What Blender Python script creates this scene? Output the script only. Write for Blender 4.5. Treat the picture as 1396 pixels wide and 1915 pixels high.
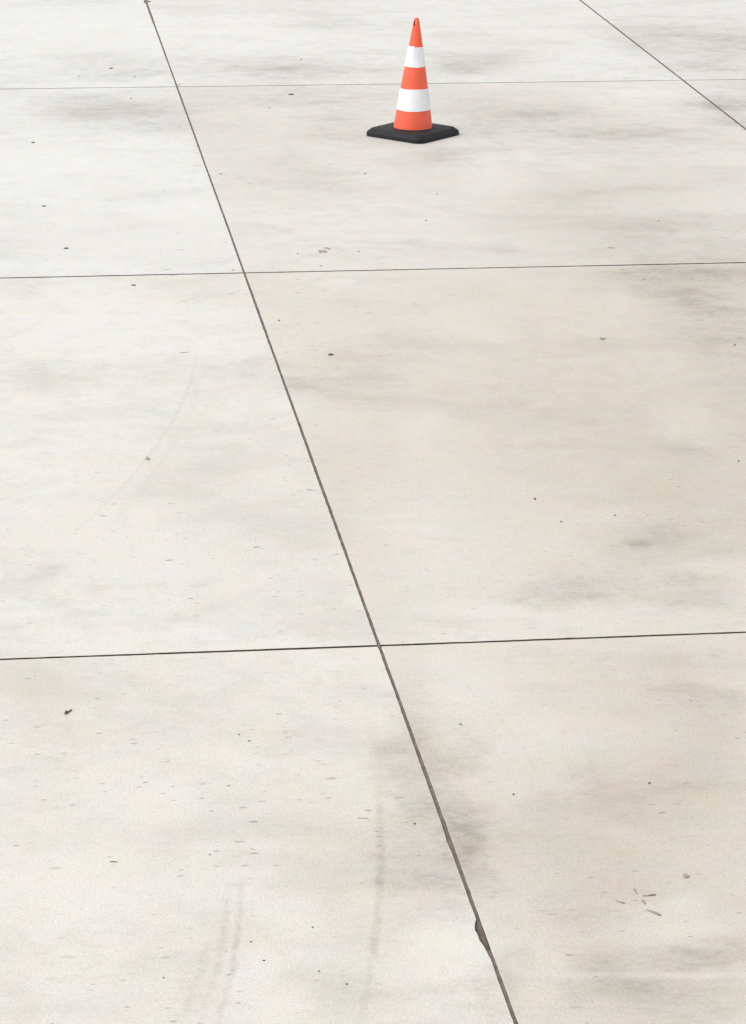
import bpy, bmesh, math, random
from mathutils import Matrix, Vector, noise as mnoise

for o in list(bpy.data.objects):
    bpy.data.objects.remove(o, do_unlink=True)
SC = bpy.context.scene
COL = SC.collection
R = math.radians

# ------------------------------------------------------------------ camera
# solved from the joint grid of the slabs; world axes follow the joints:
# X along the cross joints, Y along the long joints, origin where two of them cross
F, TH, RO, PH = 5506.676, 0.321156, 0.010388, 0.130843
H = 3.75
GA, GW, GB, GD = 0.347109 * H, 0.980310 * H, 2.582480 * H, 1.484115 * H
CX, CY = 698.0, 957.5
cR, sR, cP, sP = math.cos(RO), math.sin(RO), math.cos(PH), math.sin(PH)

def cam_to_world_dir(x, y):
    """direction for normalised image coordinates (x right, y up)"""
    x, y = cR * x - sR * y, sR * x + cR * y
    v = (x, math.cos(TH) + y * math.sin(TH), -math.sin(TH) + y * math.cos(TH))
    return Vector((cP * v[0] + sP * v[1], -sP * v[0] + cP * v[1], v[2]))

def at(px, py):
    """photo pixel -> point on the ground plane"""
    d = cam_to_world_dir((px - CX) / F, -(py - CY) / F)
    t = -H / d.z
    return Vector((d.x * t - GA, d.y * t - GB, 0))

def px_per_m(px, py):
    p = at(px, py)
    dist = (p - CAM_LOC).length
    return F / dist, H / dist            # scale, foreshortening

CAM_LOC = Vector((-GA, -GB, H))
fwd = cam_to_world_dir(0, 0)
right = cam_to_world_dir(1, 0) - fwd
up = cam_to_world_dir(0, 1) - fwd
cam = bpy.data.cameras.new('camera')
camo = bpy.data.objects.new('camera', cam)
COL.objects.link(camo)
M = Matrix((right, up, -fwd)).transposed().to_4x4()
M.translation = CAM_LOC
camo.matrix_world = M
cam.sensor_fit = 'HORIZONTAL'
cam.sensor_width = 24.0
cam.lens = F / 1396.0 * 24.0
cam.clip_end = 6000
SC.camera = camo

# ------------------------------------------------------------------ light
SUN_EL, SUN_AZ = R(55), R(-100)           # azimuth from +Y (view) towards +X
w = bpy.data.worlds.new('World')
SC.world = w
w.use_nodes = True
nt = w.node_tree
nt.nodes.clear()
sky = nt.nodes.new('ShaderNodeTexSky')
sky.sky_type = 'NISHITA'
sky.sun_disc = False
sky.sun_elevation = SUN_EL
sky.sun_rotation = SUN_AZ
sky.dust_density = 1.0
sky.air_density = 1.0
hs = nt.nodes.new('ShaderNodeHueSaturation')     # even cloud cover: nearly grey
hs.inputs['Saturation'].default_value = 0.03
bg = nt.nodes.new('ShaderNodeBackground')
bg.inputs['Strength'].default_value = 0.13
wo = nt.nodes.new('ShaderNodeOutputWorld')
nt.links.new(sky.outputs[0], hs.inputs['Color'])
nt.links.new(hs.outputs[0], bg.inputs['Color'])
nt.links.new(bg.outputs[0], wo.inputs['Surface'])

sl = bpy.data.lights.new('sun', 'SUN')
sl.energy = 1.0
sl.angle = R(40)
sl.color = (1.0, 0.955, 0.89)
so = bpy.data.objects.new('sun', sl)
COL.objects.link(so)
sd = Vector((math.sin(SUN_AZ) * math.cos(SUN_EL), math.cos(SUN_AZ) * math.cos(SUN_EL), math.sin(SUN_EL)))
so.rotation_euler = sd.to_track_quat('Z', 'Y').to_euler()
so.location = (-10, 10, 20)

vs = SC.view_settings
vs.view_transform = 'Standard'
vs.look = 'None'
vs.exposure = 1.05
vs.gamma = 1.0
vs.use_curve_mapping = False

# ------------------------------------------------------------------ helpers
def tag(o, label=None, cat=None, group=None, kind=None):
    if label: o['label'] = label
    if cat: o['category'] = cat
    if group: o['group'] = group
    if kind: o['kind'] = kind
    return o

def link(name, me, mat=None, parent=None):
    o = bpy.data.objects.new(name, me)
    COL.objects.link(o)
    if mat: me.materials.append(mat)
    if parent: o.parent = parent
    return o

def mesh(name, vs_, fs_, smooth=False):
    me = bpy.data.meshes.new(name)
    me.from_pydata(vs_, [], fs_)
    me.update()
    if smooth:
        me.polygons.foreach_set('use_smooth', [True] * len(me.polygons))
    return me

class NT:
    """tiny node builder"""
    def __init__(s, name, dims='3D'):
        s.dims = dims
        s.mat = bpy.data.materials.new(name)
        s.mat.use_nodes = True
        s.t = s.mat.node_tree
        s.b = s.t.nodes['Principled BSDF']
    def n(s, kind, **kw):
        nd = s.t.nodes.new(kind)
        for k, v in kw.items(): setattr(nd, k, v)
        return nd
    def put(s, sock, v):
        if v is None: return
        if isinstance(v, bpy.types.NodeSocket): s.t.links.new(v, sock)
        else: sock.default_value = v
    def m(s, op, a, b=None, c=None, clamp=False):
        nd = s.n('ShaderNodeMath', operation=op, use_clamp=clamp)
        for i, v in enumerate((a, b, c)): s.put(nd.inputs[i], v)
        return nd.outputs[0]
    def v(s, op, a, b=None, c=None, out=0):
        nd = s.n('ShaderNodeVectorMath', operation=op)
        for i, q in enumerate((a, b, c)):
            if q is not None: s.put(nd.inputs[i], q)
        return nd.outputs['Value'] if out else nd.outputs['Vector']
    def noise(s, vec, scale, detail=4, rough=0.55, col=False):
        nd = s.n('ShaderNodeTexNoise', noise_dimensions=s.dims)
        s.put(nd.inputs['Vector'], vec)
        nd.inputs['Scale'].default_value = scale
        nd.inputs['Detail'].default_value = detail
        nd.inputs['Roughness'].default_value = rough
        return nd.outputs['Color' if col else 'Fac']
    def ramp(s, x, a, b, lo=0.0, hi=1.0, smooth=True):
        nd = s.n('ShaderNodeMapRange', interpolation_type='SMOOTHSTEP' if smooth else 'LINEAR')
        for k, v in zip(('Value', 'From Min', 'From Max', 'To Min', 'To Max'), (x, a, b, lo, hi)):
            s.put(nd.inputs[k], v)
        return nd.outputs[0]
    def mix(s, fac, a, b, blend='MIX'):
        nd = s.n('ShaderNodeMix', data_type='RGBA', blend_type=blend)
        s.put(nd.inputs[0], fac)
        for sock, v in ((nd.inputs[6], a), (nd.inputs[7], b)):
            if isinstance(v, tuple) and len(v) == 3: v = (*v, 1)
            s.put(sock, v)
        return nd.outputs[2]
    def bump(s, h, strength, dist):
        nd = s.n('ShaderNodeBump')
        nd.inputs['Strength'].default_value = strength
        nd.inputs['Distance'].default_value = dist
        s.put(nd.inputs['Height'], h)
        s.put(s.b.inputs['Normal'], nd.outputs[0])

# stains and marks of the concrete, plus painted left-to-right light falloff: centre and half extents as read in the photograph,
# turned into metres on the ground.   kind: d = dark grey, w = warm beige, l = bleached
STAINS_AND_FALLOFF = [
    # upper left slabs
    ('d', 230, 215, 150, 38, .55), ('d', 130, 190, 110, 22, .30), ('d', 320, 238, 90, 16, .45),
    ('d', 200, 122, 130, 26, .40), ('d', 30, 150, 60, 16, .30), ('d', 420, 130, 220, 26, .30),
    ('d', 590, 128, 190, 24, .55), ('d', 480, 175, 170, 22, .25), ('d', 660, 48, 150, 12, .30),
    ('d', 620, 185, 170, 30, .45), ('d', 540, 300, 60, 20, .35), ('d', 620, 318, 50, 14, .25),
    ('l', 120, 300, 220, 55, .55), ('l', 90, 60, 240, 50, .5), ('l', 420, 60, 150, 40, .4),
    ('l', 250, 420, 260, 80, .45), ('w', 235, 355, 60, 18, .30), ('d', 330, 190, 80, 12, .2),
    # round the cone
    ('d', 900, 112, 130, 22, .60), ('d', 860, 130, 80, 14, .35), ('d', 920, 205, 210, 40, .45),
    ('d', 840, 292, 60, 20, .45), ('d', 650, 235, 110, 36, .35), ('d', 1020, 240, 200, 46, .40),
    ('l', 1010, 120, 60, 14, .3), ('l', 1190, 170, 120, 16, .45), ('l', 1060, 50, 140, 30, .3),
    ('w', 1010, 390, 150, 80, .45), ('d', 1130, 350, 160, 60, .30), ('w', 800, 330, 90, 40, .25),
    ('l', 930, 350, 60, 40, .40), ('l', 1090, 320, 70, 20, .3), ('d', 1230, 260, 180, 40, .35),
    # right slabs beyond the long joint
    ('d', 1345, 195, 70, 16, .75), ('d', 1250, 60, 180, 30, .30), ('d', 1360, 222, 60, 16, .6),
    ('d', 1180, 75, 60, 18, .35), ('d', 1340, 90, 200, 70, .38), ('d', 1390, 200, 120, 30, .4), ('d', 1300, 130, 120, 14, .35), ('l', 1320, 45, 80, 16, .4),
    # middle of the large slab; broad right-hand blobs also paint the light falloff
    ('d', 1290, 470, 230, 70, .60), ('d', 1330, 560, 190, 70, .75), ('d', 1180, 530, 160, 34, .35),
    ('d', 930, 465, 40, 16, .35), ('d', 1380, 660, 120, 100, .55), ('w', 900, 560, 260, 90, .30),
    ('w', 1120, 790, 420, 260, .65), ('d', 1300, 860, 220, 150, .30), ('d', 1310, 850, 70, 22, .35),
    ('l', 880, 610, 90, 50, .35), ('l', 780, 810, 50, 60, .30), ('d', 640, 720, 120, 34, .35),
    ('w', 660, 690, 120, 60, .35), ('d', 570, 712, 45, 14, .30), ('w', 690, 820, 120, 110, .3),
    ('d', 1195, 1016, 28, 8, .7), ('d', 1230, 1010, 130, 40, .35), ('d', 1190, 935, 130, 18, .18),
    ('l', 1290, 800, 80, 50, .35), ('l', 1160, 560, 40, 30, .3), ('d', 800, 640, 130, 24, .22),
    ('d', 1170, 1090, 210, 50, .42), ('d', 1330, 1110, 110, 50, .40), ('l', 900, 1130, 120, 36, .3),
    ('w', 640, 950, 90, 120, .2), ('d', 1040, 1110, 90, 30, .35),
    ('w', 1330, 760, 460, 420, .55), ('w', 1150, 420, 330, 140, .35), ('w', 1300, 1560, 460, 420, .50),  # broad beige: concrete tone plus light falloff painted towards the right
    ('w', 860, 700, 260, 260, .25), ('w', 690, 1650, 190, 330, .40), ('w', 420, 900, 260, 160, .25),
    ('w', 1250, 330, 220, 70, .3), ('w', 350, 1350, 330, 120, .2),
    # left slabs, middle
    ('d', 120, 700, 150, 40, .30), ('w', 100, 720, 110, 24, .35), ('d', 330, 690, 160, 34, .32),
    ('d', 480, 690, 80, 24, .45), ('w', 330, 880, 190, 60, .30), ('d', 400, 890, 130, 26, .22),
    ('d', 60, 1085, 80, 40, .26), ('l', 250, 600, 260, 60, .45), ('l', 160, 950, 160, 80, .35),
    ('l', 300, 1060, 240, 50, .35), ('d', 210, 1110, 120, 20, .2), ('d', 40, 530, 70, 22, .3),
    ('d', 378, 1095, 13, 5, .6),
    # front slabs
    ('d', 765, 1420, 60, 140, .60), ('d', 850, 1500, 75, 130, .60), ('d', 790, 1570, 110, 120, .65), ('d', 900, 1590, 60, 90, .4),
    ('d', 830, 1680, 90, 80, .35), ('w', 760, 1380, 70, 130, .45), ('w', 640, 1640, 110, 70, .45),
    ('w', 640, 1860, 120, 60, .45), ('d', 660, 1840, 80, 30, .35), ('d', 940, 1850, 70, 70, .5),
    ('d', 830, 1840, 110, 30, .3), ('l', 830, 1750, 80, 60, .75), ('l', 880, 1270, 90, 50, .5),
    ('l', 980, 1380, 100, 70, .35), ('w', 1230, 1300, 180, 90, .4), ('d', 1290, 1300, 60, 24, .5),
    ('d', 1375, 1310, 34, 24, .6), ('d', 1150, 1480, 200, 34, .35), ('w', 1180, 1500, 200, 120, .4),
    ('d', 1000, 1540, 150, 60, .30), ('d', 1120, 1800, 60, 26, .6), ('d', 1250, 1790, 190, 34, .50),
    ('d', 1180, 1845, 150, 26, .5), ('d', 1340, 1800, 110, 30, .45), ('l', 1260, 1720, 110, 46, .65),
    ('l', 1220, 1825, 230, 7, .4), ('d', 1140, 1640, 100, 60, .3), ('d', 1060, 1710, 90, 50, .25),
    ('d', 1270, 1880, 150, 40, .3), ('w', 1080, 1650, 260, 140, .35), ('d', 1320, 1380, 90, 60, .25),
    ('d', 310, 1330, 120, 60, .20), ('w', 70, 1330, 80, 60, .30), ('d', 60, 1380, 90, 30, .2),
    ('l', 300, 1470, 220, 70, .35), ('l', 120, 1680, 160, 110, .35), ('l', 480, 1860, 80, 70, .5),
    ('d', 430, 1500, 110, 60, .22), ('w', 400, 1790, 60, 110, .40), ('w', 20, 1880, 60, 50, .4),
    ('l', 570, 1730, 60, 60, .3), ('d', 200, 1740, 60, 40, .15), ('d', 580, 1390, 150, 36, .18),
    ('w', 660, 1290, 40, 70, .25),
]
# rubber and drag marks: points along the mark, half width in pixels, strength
MARKS = [
    ('d', [(452, 1640), (446, 1710), (439, 1790), (424, 1865), (406, 1915)], 7, .50),
    ('d', [(426, 1640), (419, 1730), (406, 1820), (372, 1915)], 9, .34),
    ('d', [(392, 1760), (366, 1845), (338, 1915)], 12, .24),
    ('d', [(708, 1480), (711, 1600), (704, 1740), (690, 1850), (672, 1915)], 10, .45),
    ('w', [(690, 1330), (706, 1420), (712, 1560)], 16, .30),
    ('w', [(370, 655), (335, 760), (275, 860), (200, 940), (120, 1010)], 5, .42),
    ('w', [(380, 690), (345, 790), (300, 870), (190, 1000)], 9, .20),
    ('d', [(850, 1262), (905, 1310), (960, 1372), (1004, 1445)], 5, .26),
    ('w', [(5, 636), (50, 615), (88, 588)], 5, .45),
    ('d', [(700, 530), (750, 552), (800, 588)], 4, .22),
    ('w', [(600, 360), (660, 325), (722, 288)], 4, .45),
    ('d', [(560, 60), (640, 82), (720, 95)], 3, .25),
    ('d', [(1010, 1290), (1080, 1380), (1120, 1460)], 6, .12),
]

def cam_aligned(p):                       # ground coordinates turned towards the view
    return (cP * p.x - sP * p.y, sP * p.x + cP * p.y)

def quadfit(pts):
    """u = a + b v + c v^2 by least squares"""
    S = [[0.0] * 4 for _ in range(3)]
    for u, v in pts:
        ph = (1, v, v * v)
        for i in range(3):
            for j in range(3): S[i][j] += ph[i] * ph[j] + (1e-9 if i == j else 0)
            S[i][3] += ph[i] * u
    for i in range(3):
        pv = S[i][i]
        S[i] = [x / pv for x in S[i]]
        for j in range(3):
            if j != i:
                k = S[j][i]
                S[j] = [x - k * y for x, y in zip(S[j], S[i])]
    return S[0][3], S[1][3], S[2][3]

def near(u, v_, ru, rv, rect):
    """does a stain (view-aligned centre and radii) reach the slab rectangle?"""
    x, y = cP * u + sP * v_, -sP * u + cP * v_
    r_x, r_y = ru * cP + rv * sP + .45, rv * cP + ru * sP + .45
    return rect[0] - r_x < x < rect[1] + r_x and rect[2] - r_y < y < rect[3] + r_y

def concrete_material(rect=None):
    g = NT('concrete', '2D')
    P = g.n('ShaderNodeNewGeometry').outputs['Position']
    rot = g.n('ShaderNodeVectorRotate', rotation_type='Z_AXIS')
    g.put(rot.inputs['Vector'], P)
    rot.inputs['Angle'].default_value = PH
    V = rot.outputs[0]
    # uneven outlines for every stain and falloff blob
    w1 = g.v('SUBTRACT', g.noise(V, 1.7, 3, .62, col=True), (.5, .5, .5))
    w2 = g.v('SUBTRACT', g.noise(V, 9.0, 3, .65, col=True), (.5, .5, .5))
    VW = g.v('MULTIPLY_ADD', w1, (.34, .55, 0), V)
    VW = g.v('MULTIPLY_ADD', w2, (.14, .16, 0), VW)
    VM = g.v('MULTIPLY_ADD', w2, (.02, .05, 0), V)
    acc = {'d': 0.0, 'w': 0.0, 'l': 0.0}
    for kind, px, py, hx, hy, st in STAINS_AND_FALLOFF:
        s, fo = px_per_m(px, py)
        u, v_ = cam_aligned(at(px, py))
        ru, rv = hx / s * 1.38, hy / (s * fo) * 1.38
        if rect is None or not near(u, v_, ru, rv, rect): continue
        small = min(ru, rv) < 0.12
        d = g.v('MULTIPLY_ADD', VM if small else VW, (1 / ru, 1 / rv, 0), (-u / ru, -v_ / rv, 0))
        ln = g.v('LENGTH', d, out=1)
        k = g.ramp(ln, 1.0, 0.12, 0.0, st)
        acc[kind] = g.m('ADD', acc[kind], k)
    sp = g.n('ShaderNodeSeparateXYZ')
    g.put(sp.inputs[0], VM)
    mk = g.noise(V, 22, 3, .6)
    mk = g.ramp(mk, .30, .62)
    for kind, pts, hw, st in MARKS:
        gp = [cam_aligned(at(*p)) for p in pts]
        a, b, c = quadfit(gp)
        v0, v1 = min(p[1] for p in gp), max(p[1] for p in gp)
        s, fo = px_per_m(*pts[len(pts) // 2])
        um = sum(p[0] for p in gp) / len(gp)
        if rect is None or not near(um, (v0 + v1) / 2, .3, (v1 - v0) / 2, rect): continue
        y = sp.outputs[1]
        q = g.m('MULTIPLY_ADD', g.m('MULTIPLY_ADD', y, c, b), y, a)
        dd = g.m('ABSOLUTE', g.m('SUBTRACT', sp.outputs[0], q))
        # slope correction keeps the width true on slanting marks
        vm = (v0 + v1) / 2
        sl_ = math.sqrt(1 + (b + 2 * c * vm) ** 2)
        k = g.ramp(dd, hw / s * sl_ * 1.4, hw / s * sl_ * .1, 0.0, st * 1.25)
        e = (v1 - v0) * .22 + .02
        k = g.m('MULTIPLY', k, g.ramp(y, v0 - e * .5, v0 + e))
        k = g.m('MULTIPLY', k, g.ramp(y, v1 + e * .5, v1 - e))
        k = g.m('MULTIPLY', k, g.m('MULTIPLY_ADD', mk, .4, .6))
        acc[kind] = g.m('ADD', acc[kind], k)
    # mottling, drawn out along the brooming direction (world X)
    n1 = g.noise(g.v('MULTIPLY', P, (.55, 1.0, 1.0)), 1.9, 4, .6)
    n2 = g.noise(V, .55, 2, .55)
    n3 = g.noise(g.v('MULTIPLY', P, (.3, 1, 1)), 22, 2, .6)
    n4 = g.noise(P, 7.5, 5, .62)
    n5 = g.noise(g.v('MULTIPLY', P, (.6, 1, 1)), 42, 3, .75)
    grit = g.noise(P, 130, 2, .75)
    dark = g.m('MULTIPLY', acc['d'], g.m('ADD', g.ramp(n4, .30, .70, .30, .68, False), g.ramp(n5, .30, .70, .34, .72, False)))
    dark = g.m('MULTIPLY', dark, g.ramp(n1, .28, .70, .6, 1.25, False))
    dark = g.m('ADD', dark, g.ramp(n1, .46, .74, 0, .38))
    dark = g.m('ADD', dark, g.ramp(n3, .50, .80, 0, .13))
    dark = g.m('ADD', dark, g.ramp(n4, .40, .80, 0, .30))
    dark = g.m('ADD', dark, g.ramp(n5, .44, .82, -.03, .30))
    dark = g.m('SUBTRACT', dark, g.m('MULTIPLY', acc['l'], .36))
    att = g.n('ShaderNodeAttribute', attribute_type='OBJECT', attribute_name='tone')
    base = g.mix(att.outputs['Fac'], (.538, .528, .496), (.458, .424, .382))
    cool = g.n('ShaderNodeAttribute', attribute_type='OBJECT', attribute_name='cool')
    base = g.mix(cool.outputs['Fac'], base, (.965, .985, 1.02), 'MULTIPLY')
    warm = g.m('ADD', acc['w'], g.ramp(n2, .46, .68, 0, .35))
    warm = g.m('MULTIPLY', warm, g.ramp(n4, .68, .30, .5, 1.3, False))
    c = g.mix(g.m('MULTIPLY', warm, .8, clamp=True), base, (.84, .79, .735), 'MULTIPLY')
    c = g.mix(g.m('MULTIPLY', dark, .55, clamp=True), c, (.580, .556, .530), 'MULTIPLY')
    c = g.mix(g.m('MULTIPLY', acc['l'], .30, clamp=True), c, (.590, .582, .555))
    # faint hue drift and grit
    ch = g.v('SUBTRACT', g.noise(V, 5.0, 3, .6, col=True), (.5, .5, .5))
    c = g.mix(1.0, c, g.v('MULTIPLY_ADD', ch, (.14, .09, .17), (1, 1, 1)), 'MULTIPLY')
    gr = g.ramp(grit, .25, .75, .86, 1.12, False)
    c = g.mix(1.0, c, g.v('MULTIPLY_ADD', gr, (1, 1, 1), (0, 0, 0)), 'MULTIPLY')
    # air-void pits: short dark dashes across the slab
    pit = None
    for sc, thr, rad, sx in ((7.0, .55, .095, .5), (20, .56, .16, .5)):
        vo = g.n('ShaderNodeTexVoronoi', feature='F1', voronoi_dimensions='2D')
        g.put(vo.inputs['Vector'], g.v('MULTIPLY', g.v('MULTIPLY_ADD', w2, (.02, .02, 0), P), (sx, 1, 0)))
        vo.inputs['Scale'].default_value = sc
        sc_ = g.n('ShaderNodeSeparateColor')
        g.put(sc_.inputs[0], vo.outputs['Color'])
        gate = g.ramp(sc_.outputs[0], thr, thr + .06)
        rr = g.m('MULTIPLY_ADD', sc_.outputs[1], rad * .8, rad * .18)
        k = g.m('MULTIPLY', g.ramp(vo.outputs['Distance'], rr, g.m('MULTIPLY', rr, .35)), gate)
        k = g.m('MULTIPLY', k, g.ramp(sc_.outputs[2], 0, 1, .10, .70, False))
        k = g.m('MULTIPLY', k, g.ramp(n2, .38, .6, .25, 1.0))
        pit = k if pit is None else g.m('MAXIMUM', pit, k)
    c = g.mix(pit, c, (.15, .14, .125))
    g.put(g.b.inputs['Base Color'], c)
    g.put(g.b.inputs['Roughness'], g.ramp(n4, .3, .7, .52, .68, False))
    g.b.inputs['Specular IOR Level'].default_value = .42
    g.bump(grit, .30, .003)
    return g.mat

def simple(name, col, rough, var=.25, scale=40, col2=None, bump=0, spec=.4):
    g = NT(name)
    P = g.n('ShaderNodeTexCoord').outputs['Object']
    n = g.noise(P, scale, 4, .65)
    c2 = col2 or tuple(x * (1 - var) for x in col)
    g.put(g.b.inputs['Base Color'], g.mix(g.ramp(n, .35, .65), col, c2))
    g.b.inputs['Roughness'].default_value = rough
    g.b.inputs['Specular IOR Level'].default_value = spec
    if bump: g.bump(n, bump, .002)
    return g.mat

CONCRETE = concrete_material()
SEAL = simple('joint_sealant', (.165, .136, .118), .85, col2=(.10, .080, .069), scale=14, bump=.6)
DIRT = simple('joint_dirt', (.130, .095, .074), .95, scale=9, col2=(.060, .044, .034))

# ------------------------------------------------------------------ setting
COLS = range(-6, 8)
ROWS = range(-4, 14)
X0, X1 = COLS[0] * GW, (COLS[-1] + 1) * GW
Y0, Y1 = ROWS[0] * GD, (ROWS[-1] + 1) * GD
BIG = 2500.0
zj = -.03
gv = [(X0, Y0, zj), (X1, Y0, zj), (X1, Y1, zj), (X0, Y1, zj),
      (X0, Y0, 0), (X1, Y0, 0), (X1, Y1, 0), (X0, Y1, 0),
      (-BIG, -BIG, 0), (BIG, -BIG, 0), (BIG, BIG, 0), (-BIG, BIG, 0)]
gf = [(0, 1, 2, 3), (0, 4, 5, 1), (1, 5, 6, 2), (2, 6, 7, 3), (3, 7, 4, 0),
      (8, 9, 5, 4), (9, 10, 6, 5), (10, 11, 7, 6), (11, 8, 4, 7)]
gm = mesh('ground', gv, gf)
gm.materials.append(DIRT)
gm.materials.append(CONCRETE)
for p in gm.polygons:
    p.material_index = 1 if p.index >= 5 else 0
ground = bpy.data.objects.new('ground', gm)
COL.objects.link(ground)
ground['kind'] = 'structure'
ground['tone'] = .3

GAPL, GAPH = .0056, .0054                 # half widths of long and cross joints

def fn(seed, t):
    """ragged edge: slow wander plus small chips"""
    a = mnoise.noise((t * 1.1, seed * 7.31, 0)) * .0016
    b = mnoise.noise((t * 17.0, seed * 3.7, 5.0)) * .0011
    c = mnoise.noise((t * 60.0, seed * 1.9, 9.0))
    return a + b + (max(0, c - .25) * .004)

SPALL = at(903, 1722).y, at(917, 1796).y  # far and near end of the broken edge
NICK = at(838, 1572).y
TOPNICK = at(274, 3).y
WIDE = at(293, 45).y                      # the joint is wider beyond this point

def long_edge(col, side, y):
    """offset of a slab edge from the joint line number col; side -1 = slab to the left"""
    o = GAPL + fn(col * 2 + (side > 0) + 11, y)
    if col == 0:
        if side < 0:
            y1, y0 = SPALL
            t = (y1 - y) / (y1 - y0)
            if 0 < t < 1:
                prof = math.sin(math.pi / 2 * min(1, t / .22)) if t < .22 else .5 + .5 * math.cos(math.pi * (t - .22) / .78)
                o += .014 * prof + .008 * mnoise.noise((y * 45, 3, 1)) * prof
            o += .003 * math.exp(-((y - NICK) / .05) ** 2)
            o += .014 * math.exp(-((y - TOPNICK) / .07) ** 2)
        else:
            o += .030 * math.exp(-((y - TOPNICK - .03) / .05) ** 4)
        o += .0032 / (1 + math.exp(-(y - WIDE) / .10))
    if col == 1: o += .0028
    return max(.0015, o)

def cross_edge(row, side, x):
    return max(.0012, GAPH * {0: 1.5, 1: 1.9, 2: 1.6}.get(row, 1) + fn(row * 3 + (side > 0) + 40, x) * 1.8)

def slab_fine(ci, ri):
    xa, xb, ya, yb = ci * GW, (ci + 1) * GW, ri * GD, (ri + 1) * GD
    st = .022
    nx, ny = int(GW / st), int(GD / st)
    ring = []
    for i in range(nx):
        x = xa + .007 + (GW - .014) * i / (nx - 1); ring.append((x, ya + cross_edge(ri, 1, x)))
    for i in range(1, ny):
        y = ya + .007 + (GD - .014) * i / ny; ring.append((xb - long_edge(ci + 1, -1, y), y))
    for i in range(nx):
        x = xb - .007 - (GW - .014) * i / (nx - 1); ring.append((x, yb - cross_edge(ri + 1, -1, x)))
    for i in range(1, ny):
        y = yb - .007 - (GD - .014) * i / ny; ring.append((xa + long_edge(ci, 1, y), y))
    n = len(ring)
    cx_, cy_ = (xa + xb) / 2, (ya + yb) / 2
    vs_, fs_ = [], []
    for k, (ins, z) in enumerate(((.0012, 0), (0, -.0010), (0, zj + .0005))):
        for x, y in ring:
            dx = ins if x < cx_ else -ins
            dy = ins if y < cy_ else -ins
            nearx = abs(abs(x - cx_) - GW / 2) < .08
            neary = abs(abs(y - cy_) - GD / 2) < .03
            vs_.append((x + (dx if nearx else 0), y + (dy if neary else 0), z))
    fs_.append(tuple(range(n)))
    for k in range(2):
        for i in range(n):
            j = (i + 1) % n
            fs_.append((k * n + i, (k + 1) * n + i, (k + 1) * n + j, k * n + j))
    me = mesh('concrete_slab', vs_, fs_)
    me.polygons.foreach_set('material_index', [0] * (n + 1) + [1] * n)   # grimy joint walls
    return me

gx, gy = GW / 2 - .0056, GD / 2 - .0042
plain = mesh('concrete_slab', [(sx * gx, sy * gy, z) for z in (zj + .0005, 0) for sx, sy in ((-1, -1), (1, -1), (1, 1), (-1, 1))],
             [(4, 5, 6, 7), (0, 1, 5, 4), (1, 2, 6, 5), (2, 3, 7, 6), (3, 0, 4, 7)])
plain.materials.append(CONCRETE)
rnd = random.Random(4)
COOL = {(-1, 1): 1.0, (-1, 2): 1.0, (-1, 3): 1.0, (0, 1): .6, (0, 2): .9, (0, 3): .9, (1, 1): 1.0, (1, 2): 1.0, (1, 3): 1.0, (-1, 0): .3}
TONE = {(-1, -1): .24, (-1, 0): .10, (-1, 1): .0, (-1, 2): .0, (-1, 3): .0,
        (0, -1): .70, (0, 0): .50, (0, 1): .40, (0, 2): .12, (0, 3): .1,
        (1, 1): .40, (1, 2): .30, (1, 3): .3, (1, 0): .6, (1, -1): .5}
for ci in COLS:
    for ri in ROWS:
        if -1 <= ci <= 1 and -1 <= ri <= 3:
            o = link('concrete_slab', slab_fine(ci, ri), concrete_material((ci * GW, ci * GW + GW, ri * GD, ri * GD + GD)), ground)
            o.data.materials.append(DIRT)
        else:
            o = bpy.data.objects.new('concrete_slab', plain)
            COL.objects.link(o)
            o.parent = ground
            o.location = ((ci + .5) * GW, (ri + .5) * GD, 0)
        o['cool'] = COOL.get((ci, ri), 0.0)
        o['tone'] = TONE.get((ci, ri), rnd.uniform(.05, .5))

# sealant lies a few millimetres down in each long joint
for ci in range(-2, 4):
    ya, yb = (-1.98 * GD, 4.98 * GD)
    n = int((yb - ya) / .03)
    vs_, fs_ = [], []
    for i in range(n + 1):
        y = ya + (yb - ya) * i / n
        fine = -1 <= ci <= 2 and -GD < y < 4 * GD
        l = long_edge(ci, -1, y) if fine else GAPL
        r_ = long_edge(ci, 1, y) if fine else GAPL
        z = -.0048 + .0015 * mnoise.noise((y * 9, ci, 2)) - (.010 if l > .012 and -GD < y < 0 else 0)
        vs_ += [(ci * GW - l - .0005, y, z), (ci * GW - l * .2 + r_ * .2, y, z - .0012), (ci * GW + r_ + .0005, y, z)]
    for i in range(n):
        a = i * 3
        fs_ += [(a, a + 1, a + 4, a + 3), (a + 1, a + 2, a + 5, a + 4)]
    link('joint_sealant', mesh('joint_sealant', vs_, fs_), SEAL, ground)

# ------------------------------------------------------------------ traffic cone
def orange_mat():
    g = NT('orange_plastic')
    P = g.n('ShaderNodeTexCoord').outputs['Object']
    n = g.noise(P, 14, 5, .62)
    n2 = g.noise(g.v('MULTIPLY', P, (1, 1, .25)), 60, 4, .6)
    c = g.mix(g.ramp(n, .35, .68), (.73, .088, .032), (.66, .098, .045))
    c = g.mix(g.ramp(n2, .55, .75, 0, .5), c, (.40, .085, .05))
    g.put(g.b.inputs['Base Color'], c)
    g.put(g.b.inputs['Roughness'], g.ramp(n, .3, .7, .45, .62))
    g.bump(n2, .12, .002)
    return g.mat

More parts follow.
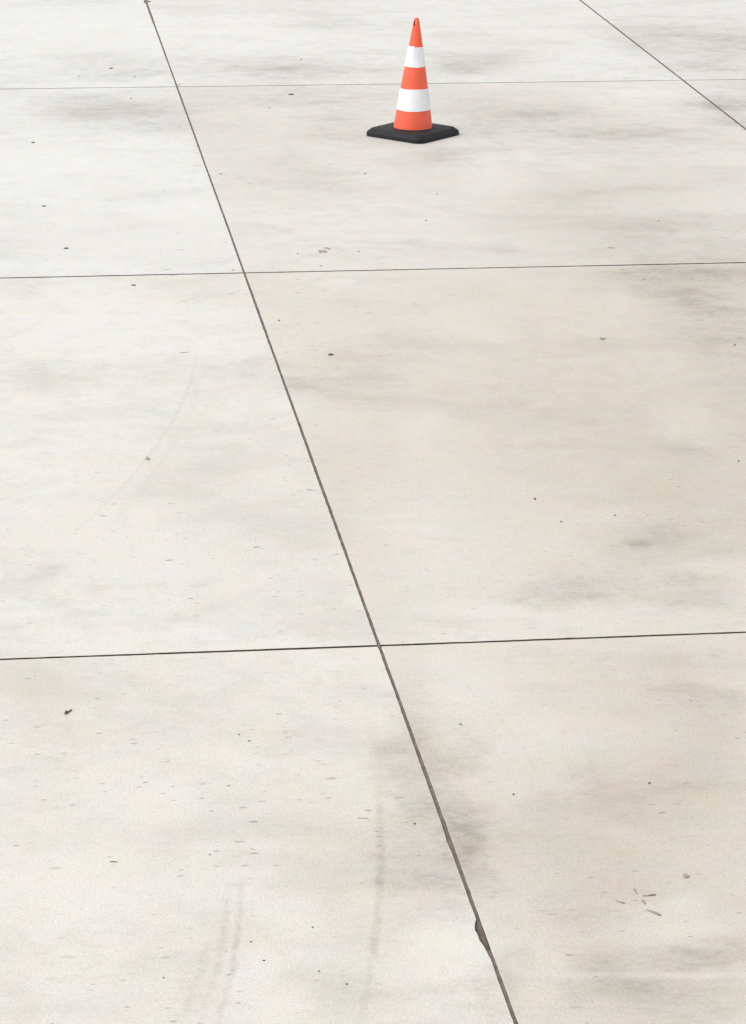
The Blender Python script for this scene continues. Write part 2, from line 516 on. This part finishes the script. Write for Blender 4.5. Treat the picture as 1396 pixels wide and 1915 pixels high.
def white_mat():
    g = NT('white_reflective_sheet')
    P = g.n('ShaderNodeTexCoord').outputs['Object']
    n = g.noise(P, 9, 4, .6)
    n2 = g.noise(P, 38, 4, .6)
    c = g.mix(g.ramp(n, .45, .75, 0, .8), (.68, .685, .70), (.55, .555, .575))
    c = g.mix(g.ramp(n2, .60, .80, 0, .5), c, (.44, .43, .42))
    g.put(g.b.inputs['Base Color'], c)
    g.b.inputs['Roughness'].default_value = .38
    g.bump(n, .5, .006)
    return g.mat

def rubber_mat():
    g = NT('black_rubber')
    P = g.n('ShaderNodeTexCoord').outputs['Object']
    n = g.noise(P, 16, 5, .65)
    n2 = g.noise(P, 150, 3, .6)
    c = g.mix(g.ramp(n, .4, .72), (.007, .0075, .010), (.016, .016, .020))
    c = g.mix(g.ramp(n2, .62, .78, 0, .5), c, (.034, .033, .035))
    g.put(g.b.inputs['Base Color'], c)
    g.put(g.b.inputs['Roughness'], g.ramp(n, .3, .7, .62, .8))
    g.b.inputs['Specular IOR Level'].default_value = .3
    g.bump(n2, .3, .002)
    return g.mat

ORANGE, WHITE, RUBBER = orange_mat(), white_mat(), rubber_mat()
cone_at = at(772.5, 251.8)
cone = bpy.data.objects.new('traffic_cone', None)
COL.objects.link(cone)
cone.location = cone_at
cone.empty_display_size = .1
# the local frame faces along the view ground direction
cone.rotation_euler.z = -PH
tag(cone, 'orange and white striped traffic cone on a square black rubber base', 'traffic cone')
LEAN = .019                               # the soft cone leans a little

def rad(z):                               # radius of the orange wall
    pts = [(.040, .1300), (.060, .1275), (.174, .1100), (.313, .0895), (.456, .0672), (.584, .0462), (.705, .0262), (.752, .0175), (.766, .0125)]
    for (z0, r0), (z1, r1) in zip(pts, pts[1:]):
        if z <= z1: return r0 + (r1 - r0) * max(0, (z - z0) / (z1 - z0))
    return pts[-1][1]

def lean(z): return LEAN * max(0, z - .04)
NS = 72

def shell(name, zs, mat, off=0, thick=.003, zfun=None, keep=None, extra=None):
    """wall of revolution with inner face, rims closed"""
    vs_, fs_ = [], []
    m = len(zs)
    for layer in (0, 1):
        for k, z in enumerate(zs):
            for i in range(NS):
                a = 2 * math.pi * i / NS
                zz = zfun(z, a, k) if zfun else z
                r_ = rad(zz) + off - thick * layer
                if extra: r_ += extra(zz, a)
                vs_.append((math.cos(a) * r_ + lean(zz), math.sin(a) * r_, zz))
    def idx(l, k, i): return (l * m + k) * NS + i % NS
    kp = lambda k, i: keep is None or (0 <= k < m - 1 and keep(k, i % NS))
    for k in range(m - 1):
        for i in range(NS):
            if not kp(k, i): continue
            fs_.append((idx(0, k, i), idx(0, k, i + 1), idx(0, k + 1, i + 1), idx(0, k + 1, i)))
            fs_.append((idx(1, k, i), idx(1, k + 1, i), idx(1, k + 1, i + 1), idx(1, k, i + 1)))
            if k == 0 or not kp(k - 1, i): fs_.append((idx(0, k, i), idx(1, k, i), idx(1, k, i + 1), idx(0, k, i + 1)))
            if k == m - 2 or not kp(k + 1, i): fs_.append((idx(0, k + 1, i), idx(0, k + 1, i + 1), idx(1, k + 1, i + 1), idx(1, k + 1, i)))
            if not kp(k, i - 1): fs_.append((idx(0, k, i), idx(0, k + 1, i), idx(1, k + 1, i), idx(1, k, i)))
            if not kp(k, i + 1): fs_.append((idx(0, k, i + 1), idx(1, k, i + 1), idx(1, k + 1, i + 1), idx(0, k + 1, i + 1)))
    me = mesh(name, vs_, fs_)
    o = link(name, me, mat, cone)
    bm = bmesh.new(); bm.from_mesh(me)
    bmesh.ops.delete(bm, geom=[v for v in bm.verts if not v.link_faces], context='VERTS')
    for f in bm.faces: f.smooth = True
    for e in bm.edges:
        if len(e.link_faces) == 2 and e.calc_face_angle() > R(35): e.smooth = False
    bm.to_mesh(me); bm.free()
    return o

dent = lambda z, a: .0012 * mnoise.noise((math.cos(a) * 1.3, math.sin(a) * 1.3, z * 7))
shell('cone_body', [.040 + (.700 - .040) * i / 24 for i in range(25)], ORANGE, thick=.004, extra=dent)

def tip_keep(k, i):                       # three openings under the closed rim
    if not (2 <= k <= 6): return True
    a = (360 * (i + .5) / NS)
    return not any(lo < a < hi for lo, hi in ((205, 262), (60, 112), (318, 346)))
tipz = [.700, .712, .7205, .7225, .730, .740, .748, .7545, .758, .762, .766]
tip = shell('tip', tipz, ORANGE, thick=.0035, keep=tip_keep)
tag(tip, 'orange slotted tip with openings under its rim')

def sleeve(z0, z1, seam_deg, step0, step1, off):
    n = 10
    zs = [z0 + (z1 - z0) * i / n for i in range(n + 1)]
    s0 = math.radians(seam_deg)
    def zf(z, a, k):
        t = ((a - s0) % (2 * math.pi)) / (2 * math.pi)     # grows round from the seam
        lo, hi = -step0 * (t - .5), step1 * (t - .5)
        f = (z - z0) / (z1 - z0)
        return z + hi * f - lo * (1 - f) * .5 + .0012 * math.sin(3 * a + z * 20)
    ex = lambda z, a: dent(z, a) + .0010 * mnoise.noise((math.cos(a) * 4, math.sin(a) * 4, z * 16)) + .0008 * (((a - s0) % (2 * math.pi)) / (2 * math.pi))
    return shell('reflective_sleeve', zs, WHITE, off=off, thick=.0016, zfun=zf, extra=ex)
sleeve(.456, .586, 263, .002, .009, .0022)
sleeve(.174, .314, 75, .002, .004, .0024)

# square base: straight lip, sloping flank, flat top with a collar
def rounded_square(half, r_, n=7):
    out = []
    for q in range(4):
        cx_, cy_ = [(1, 1), (-1, 1), (-1, -1), (1, -1)][q]
        for i in range(n):
            a = math.pi / 2 * (q + i / (n - 1))
            out.append(((half - r_) * cx_ + r_ * math.cos(a), (half - r_) * cy_ + r_ * math.sin(a)))
    return out

prof = [(.2310, .055, 0.0), (.2340, .057, .003), (.2330, .057, .025), (.2300, .055, .0285), (.2080, .046, .0475), (.2050, .045, .0492), (.1960, .042, .0500)]
vs_, fs_ = [], []
BASE_ROT = R(45) + math.atan2(.04, .313)
cb, sb = math.cos(BASE_ROT), math.sin(BASE_ROT)
for half, r_, z in prof:
    for i, (x, y) in enumerate(rounded_square(half, r_)):
        wob = .0012 * mnoise.noise((x * 9, y * 9, z * 30)) if z > 0 else 0
        vs_.append((cb * x - sb * y, sb * x + cb * y, z + wob))
nb = 28
for k in range(len(prof) - 1):
    for i in range(nb):
        j = (i + 1) % nb
        fs_.append((k * nb + i, k * nb + j, (k + 1) * nb + j, (k + 1) * nb + i))
fs_.append(tuple(reversed(range(nb))))
# top plate out to the collar
last = (len(prof) - 1) * nb
c0 = len(vs_)
NC = 56
for r_, z in ((.158, .0502), (.146, .0520), (.138, .0560), (.1325, .0565), (.1295, .0525), (.122, .030)):
    for i in range(NC):
        a = 2 * math.pi * i / NC + BASE_ROT + R(0)
        vs_.append((r_ * math.cos(a), r_ * math.sin(a), z))
for i in range(nb):                       # 28 outer to 56 inner
    j = (i + 1) % nb
    a0, a1, a2 = c0 + 2 * i, c0 + (2 * i + 1) % NC, c0 + (2 * i + 2) % NC
    fs_.append((last + i, a1, a0)); fs_.append((last + i, last + j, a1)); fs_.append((last + j, a2, a1))
for k in range(5):
    for i in range(NC):
        j = (i + 1) % NC
        b0 = c0 + k * NC
        fs_.append((b0 + i, b0 + j, b0 + NC + j, b0 + NC + i))
fs_.append(tuple(c0 + 5 * NC + i for i in range(NC)))
me = mesh('base', vs_, fs_)
bm = bmesh.new(); bm.from_mesh(me)
bmesh.ops.recalc_face_normals(bm, faces=bm.faces)
for f in bm.faces: f.smooth = True
for e in bm.edges:
    if len(e.link_faces) == 2 and e.calc_face_angle() > R(24): e.smooth = False
bm.to_mesh(me); bm.free()
link('base', me, RUBBER, cone)

# ------------------------------------------------------------------ litter on the slabs
GUM = simple('dark_gum', (.075, .067, .064), .8, scale=90, bump=.4)
GUMG = simple('worn_gum', (.26, .245, .225), .85, scale=90, bump=.4)
TWIG = simple('twig_bark', (.30, .275, .245), .85, scale=120, col2=(.20, .18, .16), bump=.6)
LEAFM = simple('dry_leaf', (.30, .275, .225), .8, scale=70, col2=(.22, .20, .16))
LEAFD = simple('dark_leaf', (.035, .033, .034), .7, scale=120, col2=(.07, .066, .066))
STONE = simple('dark_stone', (.12, .11, .10), .85, scale=150)
BITS = simple('brown_bark', (.20, .105, .06), .85, scale=150)

def place(o, px, py):
    o.location = at(px, py)
    o.rotation_euler.z = -PH
    return o

def size(px, py, wpx, hpx):
    s, fo = px_per_m(px, py)
    return wpx / s, hpx / (s * fo)

def patty(name, px, py, wpx, hpx, mat, hgt=.004, seed=0):
    """flat irregular disc with a domed top, standing on z = 0"""
    W_, D_ = size(px, py, wpx, hpx)
    n = 18
    vs_, fs_ = [], []
    for k, (rr, z) in enumerate(((1, 0), (.97, .45), (.75, .85), (.35, 1.0))):
        for i in range(n):
            a = 2 * math.pi * i / n
            q = rr * (1 + .22 * mnoise.noise((math.cos(a) * 1.4 + seed * 3.1, math.sin(a) * 1.4, seed)))
            vs_.append((W_ / 2 * q * math.cos(a), D_ / 2 * q * math.sin(a), z * hgt))
    for k in range(3):
        for i in range(n):
            j = (i + 1) % n
            fs_.append((k * n + i, k * n + j, (k + 1) * n + j, (k + 1) * n + i))
    fs_.append(tuple(3 * n + i for i in range(n)))
    fs_.append(tuple(reversed(range(n))))
    return place(link(name, mesh(name, vs_, fs_, True), mat), px, py)

def stick(name, p0, p1, wpx, mat, seed=0):
    """crooked tapering twig lying on the slab between two photo points"""
    a, b = at(*p0), at(*p1)
    s, fo = px_per_m(*p0)
    r_ = wpx / s / 2 * 1.25
    ax = (b - a); L_ = ax.length; ax /= L_
    sd_ = Vector((-ax.y, ax.x, 0))
    n, m = 7, 7
    vs_, fs_ = [], []
    for k in range(n):
        t = k / (n - 1)
        rr = r_ * (1.0 - .45 * t) * (1 + .25 * mnoise.noise((t * 4, seed, 1)))
        if k in (0, n - 1): rr *= .6
        c_ = ax * (L_ * (t - .5)) + sd_ * (L_ * .07 * mnoise.noise((t * 2.2, seed * 2.7, 3)))
        for i in range(m):
            q = 2 * math.pi * i / m
            v = c_ + sd_ * (rr * math.cos(q))
            vs_.append((v.x, v.y, max(0, (rr * .9 + rr * math.sin(q)) * .5)))
    for k in range(n - 1):
        for i in range(m):
            j = (i + 1) % m
            fs_.append((k * m + i, k * m + j, (k + 1) * m + j, (k + 1) * m + i))
    fs_.append(tuple(reversed(range(m))))
    fs_.append(tuple((n - 1) * m + i for i in range(m)))
    o = link(name, mesh(name, vs_, fs_, True), mat)
    o.location = (a + b) / 2
    return o

def scrap(name, pts, mat, hgt=.010):
    """leaf fragment: outline from photo points, slightly cupped, 0.8 mm thick"""
    g = [at(*p) for p in pts]
    c_ = sum(g, Vector()) / len(g)
    n = len(g)
    mx = max((p - c_).length for p in g)
    vs_ = []
    for lay in (0, 1):
        for i, p in enumerate(g):
            d = p - c_
            z = hgt * (d.length / mx) ** 2 * (.35 + .65 * (i % 2)) + .0008 * lay
            vs_.append((d.x, d.y, z))
        vs_.append((0, 0, .0008 * lay))
    fs_ = []
    for i in range(n):
        j = (i + 1) % n
        fs_.append((i, n, j))
        fs_.append((n + 1 + i, n + 1 + j, 2 * n + 1))
        fs_.append((i, j, n + 1 + j, n + 1 + i))
    o = link(name, mesh(name, vs_, fs_), mat)
    o.location = c_
    return o

# the larger dark spots
SPOTS = [
    (619, 663, 11, 5, 'largest dark oval gum spot, on the middle slab right of the long joint'),
    (545, 176, 11, 3.4, 'dark gum spot just in front of the far cross joint, beside the cone'),
    (124, 464, 10, 3.4, 'dark gum spot just beyond the middle cross joint, left of the long joint'),
    (250, 533, 10, 3.2, 'dark gum spot just in front of the middle cross joint, left of the long joint'),
    (82, 385, 7, 3.0, 'dark gum spot midway between far and middle cross joints, left of the long joint'),
    (62, 266, 6.5, 2.8, 'dark gum spot in front of the grey stain, left of the long joint'),
    (208, 127, 8.5, 2.6, 'dark gum spot beyond the far cross joint, left of the long joint'),
    (522, 599, 3.6, 3.4, 'small round dark gum spot close to the long joint on the middle slab'),
]
for k, (px, py, a, b, lab) in enumerate(SPOTS):
    tag(patty('gum_spot', px, py, a, b * .85, GUM, .0018, k + 1), lab, 'gum spot', 'dark gum spots on the concrete')
WORN = [(683, 324, 5, 2.4), (413, 325, 5, 2.2), (797, 412, 5, 2), (818, 362, 3.2, 2.2), (1232, 412, 4, 2), (1205, 522, 5, 2.2),
        (252, 143, 4, 2), (335, 160.5 - 3, 5, 2), (148, 142, 4, 2), (245, 184, 4, 1.8), (505, 201, 3.4, 2), (564, 110, 4, 2),
        (436, 505, 4, 2.2), (557, 474, 4, 2), (600, 497, 5, 2), (671, 470, 5, 2)]
for k, (px, py, a, b) in enumerate(WORN):
    tag(patty('gum_spot', px, py, a, b, GUMG, .0018, k + 20), 'tiny worn gum speck flattened on the pale concrete', 'gum spot', 'tiny worn gum specks on the concrete')
for k, (px, py, a, b) in enumerate([(1001, 933, 4.5, 4), (1050, 976, 3, 3), (1375, 645, 3.6, 3), (1382, 862, 3.4, 3), (1151, 964, 2.6, 2.4)]):
    tag(patty('pebble', px, py, a, b, STONE, .003, k + 50), 'tiny dark pebble on the large beige slab', 'pebble', 'tiny dark pebbles on the beige slab')
for k, (px, py, a, b) in enumerate([(1215, 1465, 5, 3.4), (862, 1355, 3.4, 2.6), (961, 1486, 4.5, 2.6), (776, 1541, 4.5, 3)]):
    tag(patty('pebble', px, py, a, b, STONE, .003, k + 60), 'tiny dark pebble on the front slab right of the long joint', 'pebble', 'tiny dark pebbles on the front right slab')
for k, (px, py, a, b) in enumerate([(448, 1374, 3.4, 3), (466, 1386, 5, 2.4), (585, 1735, 4, 2.8), (649, 1841, 4.5, 3.6), (306, 1829, 4, 2.4), (393, 1599, 4, 2.6), (597, 1817, 5, 2.6), (494, 1797, 6, 2.6), (470, 1762, 5.5, 2.6)]):
    tag(patty('pebble', px, py, a * .9, b * .8, STONE, .002, k + 70), 'tiny dark pebble on the front slab left of the long joint', 'pebble', 'tiny dark pebbles on the front left slab')

tag(scrap('leaf_scrap', [(120.3, 1338), (122.2, 1330.5), (128, 1330), (131, 1329), (133.5, 1327), (134.5, 1330), (129, 1333.5), (124.5, 1336.5)], LEAFD, .012),
    'dark triangular leaf scrap lying alone on the front left slab', 'leaf scrap')
tag(scrap('leaf_scrap', [(595.5, 470), (598, 468), (603, 468.4), (607, 467.8), (611.5, 469.5), (610, 472), (604, 471.6), (599, 472.4)], LEAFM, .004),
    'longer olive leaf scrap of the pair near the middle cross joint', 'leaf scrap')
tag(scrap('leaf_scrap', [(607, 463.6), (611, 462.6), (615, 463.8), (618.5, 464.6), (617, 466.4), (612, 465.4), (608, 465)], LEAFM, .004),
    'shorter olive leaf scrap of the pair near the middle cross joint', 'leaf scrap')
tag(scrap('leaf_scrap', [(1121, 633), (1125, 631.6), (1129, 632), (1134, 633), (1131, 635), (1126, 635.4)], LEAFM, .004),
    'thin grey leaf scrap on the large beige slab', 'leaf scrap')
tag(scrap('leaf_scrap', [(1278, 1639), (1281, 1636), (1284, 1635), (1288, 1637), (1291, 1638.5), (1288, 1642), (1283, 1643.5), (1280, 1642)], LEAFM, .004),
    'rounded tan leaf scrap on the front slab beside the cluster of twigs', 'leaf scrap')
tag(scrap('leaf_scrap', [(272, 857), (275, 855.5), (279, 856), (281, 858.5), (278, 861), (274, 860)], LEAFM, .006),
    'small tan leaf scrap on the middle slab left of the long joint', 'leaf scrap')

STICKS = [
    ((1227, 1674), (1202, 1676), 5.0, TWIG, 'stout straight twig of the cluster, lying parallel to the cross joints'),
    ((1236, 1713), (1209, 1702), 5.5, TWIG, 'thickest slanting twig of the cluster on the front right slab'),
    ((1169, 1690), (1151, 1685), 3.6, TWIG, 'thin twig at the edge of the cluster, towards the long joint'),
    ((1185, 1662), (1192, 1673), 3.0, TWIG, 'short upright-pointing twig of the cluster, above the thin one'),
    ((1203, 1684), (1206, 1692), 4.5, TWIG, 'stubby twig piece in the middle of the cluster'),
    ((1137, 463), (1152, 463.8), 2.2, TWIG, 'straight grey twig just beyond the middle cross joint on the right'),
    ((669, 1530), (690, 1531), 2.0, TWIG, 'thin grey twig on the front left slab close to the long joint'),
    ((206, 1612), (220, 1612.6), 3.0, BITS, 'short reddish brown twig on the front left slab'),
    ((470, 1597), (485, 1595.5), 1.8, TWIG, 'longer of two thin twigs by the curved tyre mark'),
    ((469, 1588), (477, 1589), 1.8, TWIG, 'shorter of two thin twigs by the curved tyre mark'),
    ((1231, 1521), (1246, 1519.5), 2.0, TWIG, 'thin twig on the front right slab between pebble and cross joint'),
    ((1058, 1786), (1073, 1787), 2.4, TWIG, 'thin dark twig on the front right slab near the broken joint edge'),
    ((268, 1464.5), (278, 1462.5), 2.0, TWIG, 'tiny slanting twig alone on the front left slab'),
    ((337, 660), (352, 659), 1.8, TWIG, 'hair-thin grey twig on the middle slab left of the long joint'),
    ((425, 1469.5), (432, 1468.5), 2.0, TWIG, 'tiny level twig beside the slanting one on the front left slab'),
]
for k, (a, b, wpx, mat, lab) in enumerate(STICKS):
    tag(stick('twig', a, b, wpx, mat, k + 1), lab, 'twig', 'twigs scattered on the concrete')
